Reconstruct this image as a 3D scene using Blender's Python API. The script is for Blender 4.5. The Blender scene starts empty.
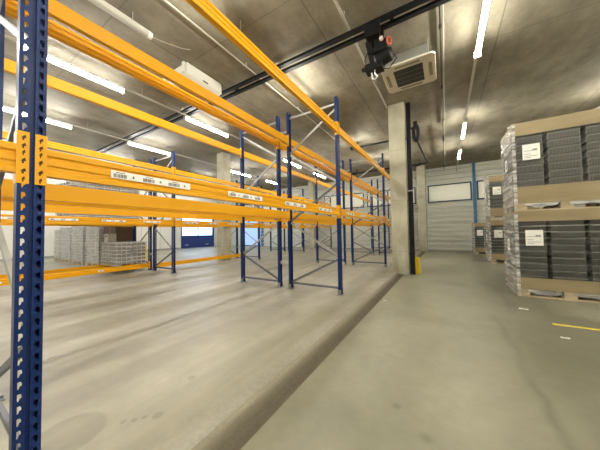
import bpy, bmesh, math, random
from mathutils import Vector, Matrix
random.seed(7)
S = bpy.context.scene
C = S.collection
PI = math.pi

# ------------------------------------------------------------------ materials
def mat(name, base=(.5, .5, .5), rough=.6, metal=0., noise=None, bump=None, emis=None, spec=.5):
    """noise=(scale, amount, (sx,sy,sz)) varies the colour, bump=(scale,strength)"""
    m = bpy.data.materials.new(name); m.use_nodes = True
    nt = m.node_tree; b = nt.nodes['Principled BSDF']
    b.inputs['Base Color'].default_value = (*base, 1)
    b.inputs['Roughness'].default_value = rough
    b.inputs['Metallic'].default_value = metal
    b.inputs['Specular IOR Level'].default_value = spec
    tc = nt.nodes.new('ShaderNodeTexCoord')
    if noise:
        sc, amt, st = noise
        mp = nt.nodes.new('ShaderNodeMapping'); mp.inputs['Scale'].default_value = st
        nt.links.new(tc.outputs['Object'], mp.inputs['Vector'])
        n = nt.nodes.new('ShaderNodeTexNoise'); n.inputs['Scale'].default_value = sc
        n.inputs['Detail'].default_value = 6
        nt.links.new(mp.outputs[0], n.inputs['Vector'])
        r = nt.nodes.new('ShaderNodeMapRange')
        r.inputs['From Min'].default_value = .3; r.inputs['From Max'].default_value = .7
        r.inputs['To Min'].default_value = 1 - amt; r.inputs['To Max'].default_value = 1 + amt
        nt.links.new(n.outputs['Fac'], r.inputs['Value'])
        v = nt.nodes.new('ShaderNodeVectorMath'); v.operation = 'SCALE'
        v.inputs[0].default_value = base
        nt.links.new(r.outputs[0], v.inputs['Scale'])
        nt.links.new(v.outputs[0], b.inputs['Base Color'])
    if bump:
        n2 = nt.nodes.new('ShaderNodeTexNoise'); n2.inputs['Scale'].default_value = bump[0]
        n2.inputs['Detail'].default_value = 5
        nt.links.new(tc.outputs['Object'], n2.inputs['Vector'])
        bp = nt.nodes.new('ShaderNodeBump'); bp.inputs['Strength'].default_value = bump[1]
        bp.inputs['Distance'].default_value = .01
        nt.links.new(n2.outputs['Fac'], bp.inputs['Height'])
        nt.links.new(bp.outputs[0], b.inputs['Normal'])
    if emis:
        b.inputs['Emission Color'].default_value = (*emis[0], 1)
        b.inputs['Emission Strength'].default_value = emis[1]
    return m

class NB:
    """small node builder for the layered concrete materials"""
    def __init__(s, name):
        s.m = bpy.data.materials.new(name); s.m.use_nodes = True
        s.nt = s.m.node_tree; s.b = s.nt.nodes['Principled BSDF']
        s.tc = s.nt.nodes.new('ShaderNodeTexCoord')
        s.sep = s.nt.nodes.new('ShaderNodeSeparateXYZ'); s.nt.links.new(s.tc.outputs['Object'], s.sep.inputs[0])
    def math(s, op, a, b=None, c=None, clamp=False):
        n = s.nt.nodes.new('ShaderNodeMath'); n.operation = op; n.use_clamp = clamp
        for i, v in enumerate((a, b, c)):
            if v is None: continue
            if isinstance(v, (int, float)): n.inputs[i].default_value = v
            else: s.nt.links.new(v, n.inputs[i])
        return n.outputs[0]
    def noise(s, scale, st=(1, 1, 1), detail=5, rough=.55, rot=0., dist=0.):
        mp = s.nt.nodes.new('ShaderNodeMapping'); mp.inputs['Scale'].default_value = st
        mp.inputs['Rotation'].default_value = (0, 0, rot)
        s.nt.links.new(s.tc.outputs['Object'], mp.inputs['Vector'])
        n = s.nt.nodes.new('ShaderNodeTexNoise'); n.inputs['Scale'].default_value = scale
        n.inputs['Detail'].default_value = detail; n.inputs['Roughness'].default_value = rough
        n.inputs['Distortion'].default_value = dist
        s.nt.links.new(mp.outputs[0], n.inputs['Vector'])
        return n.outputs['Fac']
    def rng(s, v, a, b, c, d):
        r = s.nt.nodes.new('ShaderNodeMapRange')
        for k, x in zip(('From Min', 'From Max', 'To Min', 'To Max'), (a, b, c, d)): r.inputs[k].default_value = x
        s.nt.links.new(v, r.inputs['Value']); return r.outputs[0]
    def mixc(s, f, a, b):
        n = s.nt.nodes.new('ShaderNodeMix'); n.data_type = 'RGBA'
        s.nt.links.new(f, n.inputs[0])
        for i, v in ((6, a), (7, b)):
            if isinstance(v, tuple): n.inputs[i].default_value = (*v, 1)
            else: s.nt.links.new(v, n.inputs[i])
        return n.outputs[2]
    def scale(s, col, f):
        v = s.nt.nodes.new('ShaderNodeVectorMath'); v.operation = 'SCALE'
        s.nt.links.new(col, v.inputs[0]); s.nt.links.new(f, v.inputs['Scale']); return v.outputs[0]
    def spot(s, x, y, r, soft=.3):
        dx = s.math('SUBTRACT', s.sep.outputs[0], x); dy = s.math('SUBTRACT', s.sep.outputs[1], y)
        d = s.math('SQRT', s.math('ADD', s.math('MULTIPLY', dx, dx), s.math('MULTIPLY', dy, dy)))
        return s.rng(d, r * (1 - soft), r, 1, 0)
    def linear(s, axis, pos, w, soft):
        """1 inside a band of half-width w around pos on the axis"""
        d = s.math('ABSOLUTE', s.math('SUBTRACT', s.sep.outputs[axis], pos))
        return s.rng(d, w, w + soft, 1, 0)
    def grid(s, axis, pitch, off, w):
        m = s.math('MODULO', s.math('ADD', s.sep.outputs[axis], 100 + off), pitch)
        d = s.math('ABSOLUTE', s.math('SUBTRACT', m, pitch / 2))
        return s.rng(d, w, w * 2.2, 1, 0)
    def done(s, col, rough, bump=None, dist=.01, strength=.4):
        s.nt.links.new(col, s.b.inputs['Base Color'])
        if isinstance(rough, (int, float)): s.b.inputs['Roughness'].default_value = rough
        else: s.nt.links.new(rough, s.b.inputs['Roughness'])
        if bump is not None:
            bp = s.nt.nodes.new('ShaderNodeBump'); bp.inputs['Strength'].default_value = strength
            bp.inputs['Distance'].default_value = dist
            s.nt.links.new(bump, bp.inputs['Height']); s.nt.links.new(bp.outputs[0], s.b.inputs['Normal'])
        return s.m

# left floor slab: pale worn concrete with darker streaks along the racks
n = NB('concrete_floor_left')
big = n.noise(.55, detail=4); fine = n.noise(5, detail=8, rough=.65)
streak = n.noise(1.6, (1.6, .12, 1), detail=4, rot=-.1)
streak2 = n.noise(4.5, (1.4, .1, 1), detail=3, rot=-.16)
f = n.rng(big, .3, .7, .86, 1.12)
f = n.math('MULTIPLY', f, n.rng(streak, .35, .65, .84, 1.1))
f = n.math('MULTIPLY', f, n.rng(streak2, .35, .7, 1.04, .92))
f = n.math('MULTIPLY', f, n.rng(fine, .3, .7, .94, 1.06))
st = n.spot(-1.78, .47, .17, .12)
for (x, y, r) in ((-1.66, 1.12, .035), (-1.5, .79, .035), (-1.62, .66, .02), (-1.58, .7, .02), (-1.55, .74, .02)):
    st = n.math('MAXIMUM', st, n.spot(x, y, r, .4))
f = n.math('MULTIPLY', f, n.math('SUBTRACT', 1, n.math('MULTIPLY', st, .2)))
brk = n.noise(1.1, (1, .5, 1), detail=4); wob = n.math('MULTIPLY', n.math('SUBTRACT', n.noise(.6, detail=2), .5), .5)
def dark_line(k, pos, w, soft, amt):  # darker slanting line, wavering and broken up by noise
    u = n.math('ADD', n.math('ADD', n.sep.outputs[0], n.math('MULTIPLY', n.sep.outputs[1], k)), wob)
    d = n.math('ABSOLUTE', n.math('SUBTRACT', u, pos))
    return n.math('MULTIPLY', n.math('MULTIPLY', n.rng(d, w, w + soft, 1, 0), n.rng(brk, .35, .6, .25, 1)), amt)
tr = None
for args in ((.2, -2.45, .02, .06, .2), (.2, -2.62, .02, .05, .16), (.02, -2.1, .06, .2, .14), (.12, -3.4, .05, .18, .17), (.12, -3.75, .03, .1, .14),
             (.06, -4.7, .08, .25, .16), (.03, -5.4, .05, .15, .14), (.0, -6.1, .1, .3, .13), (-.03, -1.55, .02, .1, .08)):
    t_ = dark_line(*args); tr = t_ if tr is None else n.math('MAXIMUM', tr, t_)
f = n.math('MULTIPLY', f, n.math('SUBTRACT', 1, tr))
edge = n.math('MULTIPLY', n.rng(n.sep.outputs[0], -1.35, -1.1, 0, 1), n.rng(n.noise(30, detail=4), .4, .6, 0, .16))
f = n.math('MULTIPLY', f, n.math('SUBTRACT', 1, edge))
blot = n.noise(3.2, detail=7, rough=.7, dist=.8)
f = n.math('MULTIPLY', f, n.rng(blot, .3, .7, .91, 1.08))
col = n.mixc(n.rng(big, .35, .65, 0, 1), (.305, .288, .218), (.37, .352, .28))
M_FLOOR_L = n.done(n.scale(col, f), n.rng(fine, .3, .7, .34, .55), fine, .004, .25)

# right slab: greener, smoother
n = NB('concrete_floor_right')
big = n.noise(.7, detail=5, dist=.6); fine = n.noise(14, detail=6); sw = n.noise(1.3, (1, .35, 1), detail=4, rot=.5)
f = n.math('MULTIPLY', n.rng(big, .3, .7, .85, 1.12), n.rng(fine, .3, .7, .96, 1.04))
f = n.math('MULTIPLY', f, n.rng(sw, .35, .7, 1.06, .88))
brk = n.noise(2.6, (1, .6, 1), detail=5)
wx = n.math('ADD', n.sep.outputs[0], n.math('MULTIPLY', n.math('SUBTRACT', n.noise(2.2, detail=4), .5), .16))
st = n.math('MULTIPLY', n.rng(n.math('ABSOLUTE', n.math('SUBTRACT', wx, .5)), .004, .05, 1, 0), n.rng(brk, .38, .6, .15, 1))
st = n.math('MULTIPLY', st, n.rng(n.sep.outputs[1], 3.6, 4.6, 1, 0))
for (x, y, r) in ((-.12, 1.45, .05), (-.3, 1.62, .04), (.52, 2.15, .03)):
    st = n.math('MAXIMUM', st, n.spot(x, y, r, .9))
right_dark = n.math('MULTIPLY', n.rng(wx, .35, 1.0, 0, 1), n.rng(n.noise(1.1, detail=4), .3, .65, .06, .26))  # slab gets unevenly darker towards the right
f = n.math('MULTIPLY', f, n.math('SUBTRACT', 1, right_dark))
f = n.math('MULTIPLY', f, n.rng(n.noise(4, detail=7, rough=.7, dist=.8), .3, .7, .93, 1.06))
f = n.math('MULTIPLY', f, n.math('SUBTRACT', 1, n.math('MULTIPLY', st, .28)))
col = n.mixc(n.rng(big, .35, .65, 0, 1), (.225, .218, .152), (.285, .276, .202))
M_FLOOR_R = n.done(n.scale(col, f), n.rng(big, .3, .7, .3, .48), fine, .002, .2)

n = NB('joint_mortar')
fine = n.noise(9, (1, .35, 1), detail=6, rough=.7); grit = n.noise(45, detail=3)
u = n.math('ADD', n.sep.outputs[0], n.math('MULTIPLY', n.math('SUBTRACT', fine, .5), .07))
dark_side = n.rng(u, -1.1, -1.02, 0, 1)  # mortar turns darker towards the aisle side
col = n.mixc(dark_side, (.27, .25, .185), (.135, .12, .085))
M_JOINT = n.done(n.scale(col, n.math('MULTIPLY', n.rng(fine, .3, .7, .88, 1.12), n.rng(grit, .3, .7, .93, 1.07))), .8, grit, .004, .4)

# ceiling: brown grey slab underside with board seams
n = NB('concrete_ceiling')
big = n.noise(.5, detail=5); mid = n.noise(2.2, (1, .6, 1), detail=6, rough=.65); fine = n.noise(16, detail=5)
gx = n.grid(0, 2.5, .4, .006); gy = n.grid(1, 1.22, .35, .005)
seam = n.math('MAXIMUM', gx, n.math('MULTIPLY', gy, .7))
f = n.math('MULTIPLY', n.rng(big, .3, .7, .9, 1.1), n.rng(mid, .3, .7, .86, 1.12))
f = n.math('MULTIPLY', f, n.rng(fine, .3, .7, .96, 1.04))
f = n.math('MULTIPLY', f, n.math('SUBTRACT', 1, n.math('MULTIPLY', seam, .45)))
col = n.mixc(n.rng(mid, .35, .65, 0, 1), (.185, .16, .113), (.25, .228, .17))
M_CEIL = n.done(n.scale(col, f), .75, fine, .004, .3)

# pillars
n = NB('concrete_pillar')
big = n.noise(1.8, detail=6); fine = n.noise(22, detail=4); drip = n.noise(5, (1, 1, .18), detail=4)
gz = n.grid(2, 1.3, .2, .004)
f = n.math('MULTIPLY', n.rng(big, .3, .7, .85, 1.1), n.rng(drip, .35, .7, 1.05, .9))
f = n.math('MULTIPLY', f, n.math('SUBTRACT', 1, n.math('MULTIPLY', gz, .25)))
wear = n.math('MULTIPLY', n.rng(n.sep.outputs[2], .05, .9, 1, 0), n.rng(drip, .45, .65, 0, .35))
f = n.math('MULTIPLY', f, n.math('SUBTRACT', 1, wear))
col = n.mixc(n.rng(big, .35, .65, 0, 1), (.44, .42, .31), (.52, .50, .39))
M_PILLAR = n.done(n.scale(col, f), .7, fine, .004, .35)

M_BLUE = mat('blue_upright_paint', (.005, .023, .12), .38, .0, noise=(9, .18, (1, 1, .3)), spec=.3)
M_ORANGE = mat('orange_beam_paint', (.82, .39, .003), .36, noise=(3, .08, (1, .2, 1)), spec=.4)
M_GALV = mat('galvanised_brace', (.4, .4, .38), .42, .4, noise=(8, .15, (1, 1, 1)))
M_BLUEBR = mat('dark_brace_steel', (.16, .17, .19), .45, .5)
M_FOOT = mat('grey_foot_steel', (.3, .31, .32), .5, .6)
M_WHITE = mat('white_label_paper', (.88, .88, .84), .6)
M_INK = mat('black_print_ink', (.03, .03, .03), .6)
M_DARKSLOT = mat('shadowed_lock_slot', (.05, .02, .005), .7)
M_BLACK = mat('black_painted_steel', (.008, .008, .009), .5, spec=.25)
M_RAIL = mat('black_rail_steel', (.008, .008, .01), .55, spec=.2)
M_TRUNK = mat('light_grey_trunking', (.5, .49, .44), .5)
M_PIPE = mat('pale_grey_conduit', (.33, .31, .25), .5)
M_CORR = mat('ribbed_wall_steel', (.70, .715, .64), .42, .1, noise=(1.2, .08, (.3, 1, 1)))
M_WALL = mat('off_white_wall_panel', (.66, .645, .57), .6, noise=(.8, .05, (1, 1, 1)))
M_FRAME = mat('navy_window_frame', (.02, .05, .13), .4)
M_SKYB = mat('sky_blue_column_paint', (.045, .19, .42), .45)
M_NAVY = mat('navy_door_panel', (.015, .035, .17), .4)
M_CARD = mat('brown_corrugated_cardboard', (.30, .235, .13), .75, noise=(4, .09, (.5, .5, 3)))
M_CARDD = mat('dark_brown_carton', (.075, .045, .026), .7, noise=(4, .15, (1, 1, 1)))
M_WOOD = mat('pallet_pine', (.47, .39, .25), .75, noise=(10, .2, (.3, 2, 2)))
M_TRAY = mat('dark_grey_plastic_tray', (.085, .085, .075), .45, noise=(5, .12, (1, 1, 1)))
M_RIM = mat('tray_rim_plastic', (.20, .20, .18), .4)
M_GREYTR = mat('light_grey_wrapped_tray', (.46, .45, .43), .5, noise=(6, .2, (1, 1, 1)))
M_GREYRIM = mat('pale_tray_rim', (.66, .65, .62), .4)
M_CREAM = mat('cream_plastic', (.66, .63, .54), .45)
M_AIRW = mat('white_enamel', (.62, .62, .56), .4)
M_ZINC = mat('zinc_sheet', (.55, .57, .55), .3, .8)
M_GRILLE = mat('black_grille', (.03, .03, .032), .5)
M_RED = mat('red_plastic_ring', (.42, .06, .03), .45)
M_YEL = mat('yellow_guard_paint', (.75, .55, .01), .45)
M_YTAPE = mat('yellow_floor_tape', (.75, .62, .05), .6)
M_LAMP = mat('lit_diffuser', (.9, .9, .88), .5, emis=((1., .955, .83), 62))
M_LAMPC = mat('lit_cool_diffuser', (.9, .9, .9), .5, emis=((.97, .965, .94), 62))
M_UNLIT = mat('unlit_tube', (.36, .35, .31), .35)
M_PAVE = mat('outdoor_paving', (.45, .45, .45), .8)

def film(name, dens, tint=(.85, .86, .86)):
    """stretch film: partly clear, with denser pleats"""
    m = bpy.data.materials.new(name); m.use_nodes = True; nt = m.node_tree
    b = nt.nodes['Principled BSDF']; b.inputs['Base Color'].default_value = (*tint, 1)
    b.inputs['Roughness'].default_value = .22
    tc = nt.nodes.new('ShaderNodeTexCoord'); mp = nt.nodes.new('ShaderNodeMapping')
    mp.inputs['Scale'].default_value = (1.2, 1.2, 9); mp.inputs['Rotation'].default_value = (.35, .25, 0)
    nt.links.new(tc.outputs['Object'], mp.inputs[0])
    n = nt.nodes.new('ShaderNodeTexNoise'); n.inputs['Scale'].default_value = 2.2; n.inputs['Detail'].default_value = 5
    nt.links.new(mp.outputs[0], n.inputs['Vector'])
    r = nt.nodes.new('ShaderNodeMapRange')
    r.inputs['From Min'].default_value = .42; r.inputs['From Max'].default_value = .68
    r.inputs['To Min'].default_value = dens[0]; r.inputs['To Max'].default_value = dens[1]
    nt.links.new(n.outputs['Fac'], r.inputs['Value']); nt.links.new(r.outputs[0], b.inputs['Alpha'])
    bp = nt.nodes.new('ShaderNodeBump'); bp.inputs['Strength'].default_value = .6; bp.inputs['Distance'].default_value = .02
    nt.links.new(n.outputs['Fac'], bp.inputs['Height']); nt.links.new(bp.outputs[0], b.inputs['Normal'])
    return m
M_FILM = film('clear_stretch_film', (.0, .06))
M_FILMD = film('gathered_stretch_film', (.3, .85), (.74, .74, .72))
M_FILMG = film('grey_stretch_film', (.05, .4), (.74, .73, .70))

def translucent(name, col, tr=.4):
    m = bpy.data.materials.new(name); m.use_nodes = True; nt = m.node_tree
    out = nt.nodes['Material Output']; b = nt.nodes['Principled BSDF']
    b.inputs['Base Color'].default_value = (*col, 1); b.inputs['Roughness'].default_value = .5
    t = nt.nodes.new('ShaderNodeBsdfTranslucent'); t.inputs['Color'].default_value = (*col, 1)
    mx = nt.nodes.new('ShaderNodeMixShader'); mx.inputs[0].default_value = tr
    nt.links.new(b.outputs[0], mx.inputs[1]); nt.links.new(t.outputs[0], mx.inputs[2]); nt.links.new(mx.outputs[0], out.inputs[0])
    return m
M_PANEL = translucent('white_translucent_panel', (.86, .80, .66), .3)
M_PANELB = translucent('pale_blue_translucent_panel', (.66, .76, .88))
def glass(name):
    m = bpy.data.materials.new(name); m.use_nodes = True; nt = m.node_tree
    out = nt.nodes['Material Output']
    tr = nt.nodes.new('ShaderNodeBsdfTransparent'); tr.inputs[0].default_value = (.86, .93, .97, 1)
    g = nt.nodes.new('ShaderNodeBsdfGlossy'); g.inputs['Roughness'].default_value = .03
    mx = nt.nodes.new('ShaderNodeMixShader'); mx.inputs[0].default_value = .07
    nt.links.new(tr.outputs[0], mx.inputs[1]); nt.links.new(g.outputs[0], mx.inputs[2]); nt.links.new(mx.outputs[0], out.inputs[0])
    return m
M_GLASS = glass('clear_pane')

# ------------------------------------------------------------------ mesh helpers
class MB:
    def __init__(s): s.v = []; s.f = []; s.mi = []
    def add(s, vs, fs, mi=0):
        o = len(s.v); s.v += [tuple(v) for v in vs]
        for f in fs: s.f.append(tuple(o + i for i in f)); s.mi.append(mi)
        return s
    def box(s, x0, x1, y0, y1, z0, z1, mi=0):
        return s.add([(x0, y0, z0), (x1, y0, z0), (x1, y1, z0), (x0, y1, z0), (x0, y0, z1), (x1, y0, z1), (x1, y1, z1), (x0, y1, z1)],
                     [(3, 2, 1, 0), (4, 5, 6, 7), (0, 1, 5, 4), (1, 2, 6, 5), (2, 3, 7, 6), (3, 0, 4, 7)], mi)
    def bar(s, p, q, w, h, up=(0, 1, 0), mi=0):
        p = Vector(p); q = Vector(q); d = (q - p).normalized(); u = Vector(up)
        a = d.cross(u).normalized() * w / 2; b = d.cross(a).normalized() * h / 2
        vs = [e + sa * a + sb * b for e in (p, q) for sa, sb in ((-1, -1), (1, -1), (1, 1), (-1, 1))]
        return s.add(vs, [(0, 1, 2, 3), (7, 6, 5, 4), (0, 4, 5, 1), (1, 5, 6, 2), (2, 6, 7, 3), (3, 7, 4, 0)], mi)
    def tube(s, pts, r, n=10, mi=0, cap=True):
        pts = [Vector(p) for p in pts]; rr = r if isinstance(r, (list, tuple)) else [r] * len(pts)
        o = len(s.v); prev = None
        for i, p in enumerate(pts):
            d = (pts[min(i + 1, len(pts) - 1)] - pts[max(i - 1, 0)]).normalized()
            if prev is None:
                a = d.orthogonal().normalized()
            else:
                a = (prev - d * prev.dot(d)).normalized()
            prev = a; b = d.cross(a)
            for k in range(n):
                t = 2 * PI * k / n; s.v.append(tuple(p + (a * math.cos(t) + b * math.sin(t)) * rr[i]))
        for i in range(len(pts) - 1):
            for k in range(n):
                s.f.append((o + i * n + k, o + i * n + (k + 1) % n, o + (i + 1) * n + (k + 1) % n, o + (i + 1) * n + k)); s.mi.append(mi)
        if cap:
            s.f.append(tuple(o + k for k in reversed(range(n)))); s.mi.append(mi)
            s.f.append(tuple(o + (len(pts) - 1) * n + k for k in range(n))); s.mi.append(mi)
        return s
    def prism(s, prof, axis, a, b, mi=0):
        """extrude closed 2D profile (two other axes in order) from a to b along the axis"""
        def P(u, v, t): return {0: (t, u, v), 1: (u, t, v), 2: (u, v, t)}[axis]
        k = len(prof); vs = [P(u, v, a) for u, v in prof] + [P(u, v, b) for u, v in prof]
        fs = [tuple(range(k)), tuple(reversed(range(k, 2 * k)))] + [(i, i + k, (i + 1) % k + k, (i + 1) % k) for i in range(k)]
        return s.add(vs, fs, mi)
    def data(s, name, mats):
        me = bpy.data.meshes.new(name); me.from_pydata(s.v, [], s.f)
        for m in (mats if isinstance(mats, (list, tuple)) else [mats]): me.materials.append(m)
        me.polygons.foreach_set('material_index', s.mi)
        bm = bmesh.new(); bm.from_mesh(me); bmesh.ops.recalc_face_normals(bm, faces=bm.faces); bm.to_mesh(me); bm.free()
        me.update(); return me
    def build(s, name, mats, parent=None, loc=(0, 0, 0), bevel=0, smooth=False):
        return inst(name, s.data(name, mats), parent, loc, bevel, smooth)

def inst(name, me, parent=None, loc=(0, 0, 0), bevel=0, smooth=False):
    o = bpy.data.objects.new(name, me); C.objects.link(o); o.parent = parent; o.location = loc
    if bevel:
        m = o.modifiers.new('Bevel', 'BEVEL'); m.width = bevel; m.segments = 2; m.limit_method = 'ANGLE'
    if smooth:
        me.polygons.foreach_set('use_smooth', [True] * len(me.polygons))
    return o
def tag(o, label, cat, group=None, kind=None):
    o['label'] = label; o['category'] = cat
    if group: o['group'] = group
    if kind: o['kind'] = kind
    return o
def empty(name, loc, label, cat, group=None, rz=0):
    o = bpy.data.objects.new(name, None); C.objects.link(o); o.location = loc; o.rotation_euler = (0, 0, rz)
    o.empty_display_size = .1
    return tag(o, label, cat, group)
def struct(name, mb, m, label, cat):
    o = mb.build(name, m); tag(o, label, cat, kind='structure'); return o

# ------------------------------------------------------------------ camera (solved from the photograph)
f_px, yaw, pit, rol, H = 238.3, math.radians(31.437), math.radians(1.775), math.radians(-.953), 1.075
cy, sy = math.cos(yaw), math.sin(yaw)
F = Vector((-sy, cy, 0)); R = Vector((cy, sy, 0)); U = Vector((0, 0, 1))
F2 = F * math.cos(pit) + U * math.sin(pit); U2 = -F * math.sin(pit) + U * math.cos(pit)
R3 = R * math.cos(rol) + U2 * math.sin(rol); U3 = -R * math.sin(rol) + U2 * math.cos(rol)
cd = bpy.data.cameras.new('camera'); cam = bpy.data.objects.new('camera', cd); C.objects.link(cam)
cd.sensor_fit = 'HORIZONTAL'; cd.sensor_width = 36; cd.lens = f_px / 600 * 36; cd.clip_start = .02; cd.clip_end = 300
mw = Matrix.Identity(4)
for i in range(3):
    mw[i][0] = R3[i]; mw[i][1] = U3[i]; mw[i][2] = -F2[i]
mw[0][3], mw[1][3], mw[2][3] = 0, 0, H
cam.matrix_world = mw; S.camera = cam

# ------------------------------------------------------------------ room shell
XL, XR, YB, YF, ZC = -17., 4.3, -5., 15.1, 4.5
ZR = -.03
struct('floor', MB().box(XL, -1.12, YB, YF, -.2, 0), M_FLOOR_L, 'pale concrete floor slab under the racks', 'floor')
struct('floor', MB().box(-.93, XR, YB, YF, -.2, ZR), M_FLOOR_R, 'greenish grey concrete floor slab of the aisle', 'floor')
jt = MB(); random.seed(3)
ys = [YB + i * (YF - YB) / 160 for i in range(161)]
cols = []
for y in ys:
    j = random.uniform(-.008, .008); k = random.uniform(-.008, .008)
    cols.append([(-1.12, y, -.2), (-1.12, y, -.001), (-1.05 + j * 1.6, y, -.014), (-.985 + k, y, ZR - .006), (-.93, y, ZR - .002), (-.93, y, -.2)])
for i in range(160):
    a, b = cols[i], cols[i + 1]
    for q in range(5): jt.add([a[q], a[q + 1], b[q + 1], b[q]], [(0, 1, 2, 3)])
struct('trim_1', jt, M_JOINT, 'dark sloping mortar joint between the two floor slabs', 'floor joint')
ZN, YS = 4.36, 8.4      # the ceiling is lower in the front part
struct('ceiling', MB().box(XL, XR, YB, YS, ZN, ZC + .2), M_CEIL, 'brown grey concrete ceiling slab over racks and aisle', 'ceiling')
struct('ceiling', MB().box(XL, XR, YS, YF, ZC, ZC + .2), M_CEIL, 'higher concrete ceiling slab towards the end wall', 'ceiling')
def ztop(y): return ZN if y < YS else ZC
struct('wall_back', MB().box(XL, XR, YB - .2, YB, -.2, ZC + .2), M_WALL, 'off-white wall behind the viewer', 'wall')
struct('wall_right', MB().box(XR, XR + .2, YB, YF, -.2, ZC + .2), M_WALL, 'off-white wall behind the pallet stacks', 'wall')

def ribbed(x0, x1, z0, z1):
    """horizontal ribbed cladding facing -Y"""
    prof = []; z = z0; p = .25
    pts = [(YF + .12, z0)]
    zz = z0; lev = [0, .001, .055, .10]; dep = [0, -.05, -.05, 0]
    k = math.floor(z0 / p)
    while True:
        done = False
        for l, d in zip(lev, dep):
            z = k * p + l
            if z <= z0: continue
            if z >= z1: done = True; break
            pts.append((YF + d, z))
        if done: break
        k += 1
    pts.insert(1, (YF, z0)); pts.append((YF, z1)); pts.append((YF + .12, z1))
    return MB().prism(pts, 0, x0, x1)
BZ0, BZ1 = 2.6, 3.56
wins = [(-16.2, -13.6), (-13.3, -10.6), (-10.4, -8.1), (-7.2, -4.4), (-4.2, -1.42), (-.8, 1.2), (1.42, 4.2)]
gx0, gx1, gz1 = -15.2, -12.95, 2.3
wf = ribbed(gx1, XR, -.12, BZ0)
o = struct('wall_far', wf, M_CORR, 'horizontally ribbed pale steel end wall', 'wall')
w2 = ribbed(XL, XR, BZ1, ZC); w2.build('upper_cladding', M_CORR, o)
ribbed(XL, gx0, -.12, BZ0).build('lower_cladding', M_CORR, o)
ribbed(gx0, gx1, gz1, BZ0).build('lower_cladding', M_CORR, o)
edges = [XL] + [e for w in wins for e in w] + [XR]
for i in range(0, len(edges), 2): ribbed(edges[i], edges[i + 1], BZ0, BZ1).build('mullion_cladding', M_CORR, o)
MB().box(XL, XR, YF - .035, YF + .0, -.03, .05).build('base_flashing', M_WALL, o)
def window(i, x0, x1, z0, z1, y, m=M_PANEL, t=.055, lab=''):
    fr = MB(); a, b = y - .05, y + .06
    fr.box(x0, x1, a, b, z0, z0 + t).box(x0, x1, a, b, z1 - t, z1).box(x0, x0 + t, a, b, z0 + t, z1 - t).box(x1 - t, x1, a, b, z0 + t, z1 - t)
    w = fr.build('window_%d' % i, M_FRAME); tag(w, lab, 'window', kind='structure')
    MB().box(x0 + t, x1 - t, y - .004, y + .004, z0 + t, z1 - t).build('pane', m, w)
    return w
for i, (x0, x1) in enumerate(wins):
    nm = ['far left corner', 'second from the left corner', 'third from the left corner', 'right of the far pillar', 'left of the second pillar', 'between the second pillar and blue column', 'behind the pallet stacks'][i]
    window(i + 1, x0, x1, BZ0, BZ1, YF, lab='white strip window with navy frame, ' + nm)
window(8, gx0, gx1, .0, gz1, YF, M_PANELB, lab='pale blue translucent panel at floor level in end wall')
# sky-blue steel columns on the end wall
for x, lab in ((1.31, 'sky blue steel column on the end wall, right of aisle'), (-12.78, 'sky blue steel column on the end wall beside pale blue panel')):
    t = MB().box(x - .06, x + .06, YF - .1, YF - .085, 0, ZC).box(x - .06, x + .06, YF - .015, YF, 0, ZC).box(x - .01, x + .01, YF - .085, YF - .015, 0, ZC)
    tag(t.build('steel_column', M_SKYB), lab, 'column', kind='structure')

# left wall with the sectional door
D0, D1, DZ = 10.62, 13.6, 3.1
lw = MB().box(XL - .2, XL, YB, D0, -.2, ZC + .2)
o = struct('wall_left', lw, M_WALL, 'off-white panel wall at the far left', 'wall')
MB().box(XL - .2, XL, D1, YF, -.2, ZC + .2).build('corner_panel', M_WALL, o)
MB().box(XL - .2, XL, D0, D1, DZ, ZC + .2).build('lintel_panel', M_WALL, o)
sm = MB()
for k in range(13):
    y = YB + .9 + k * 1.2
    if y < D0: sm.box(XL, XL + .006, y - .008, y + .008, 0, ZC)
sm.build('panel_seam', mat('wall_seam_grey', (.33, .32, .28), .6), o)
MB().box(XL, XL + .02, YB, D0 - .1, 0, .1).build('skirting', mat('grey_skirting', (.3, .3, .28), .6), o)
dr = MB().box(XL - .08, XL - .03, D0 + .06, D1 - .06, 0, .93)
d = dr.build('door_1', M_NAVY); tag(d, 'navy sectional door with glazed upper half in left wall', 'door', kind='structure')
fr = MB().box(XL - .12, XL + .03, D0, D0 + .07, 0, DZ).box(XL - .12, XL + .03, D1 - .07, D1, 0, DZ).box(XL - .12, XL + .03, D0, D1, DZ - .08, DZ)
fr.build('door_frame', M_FRAME, d)
ym = (D0 + D1) / 2
mu = MB()
for z in (.93, 1.66, 2.36): mu.box(XL - .08, XL - .03, D0 + .07, D1 - .07, z, z + .045)
mu.box(XL - .08, XL - .03, ym - .03, ym + .03, .97, DZ - .08).box(XL - .08, XL - .03, D0 + .07, D0 + .12, .97, DZ - .08).box(XL - .08, XL - .03, D1 - .12, D1 - .07, .97, DZ - .08)
mu.build('glazing_bar', M_FRAME, d)
for y0, y1 in ((D0 + .12, ym - .03), (ym + .03, D1 - .12)):
    MB().box(XL - .058, XL - .052, y0, y1, .975, DZ - .08).build('pane', M_GLASS, d)
for y0 in (D0 + .35, D1 - .8):
    hd = MB().box(XL - .03, XL - .015, y0, y0 + .28, .2, .28).build('pull_handle', M_GALV, d)
struct('pavement', MB().box(-60, XL - .21, -30, 50, -.3, -.1), M_PAVE, 'pale paved yard outside the glazed door', 'ground')

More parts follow.
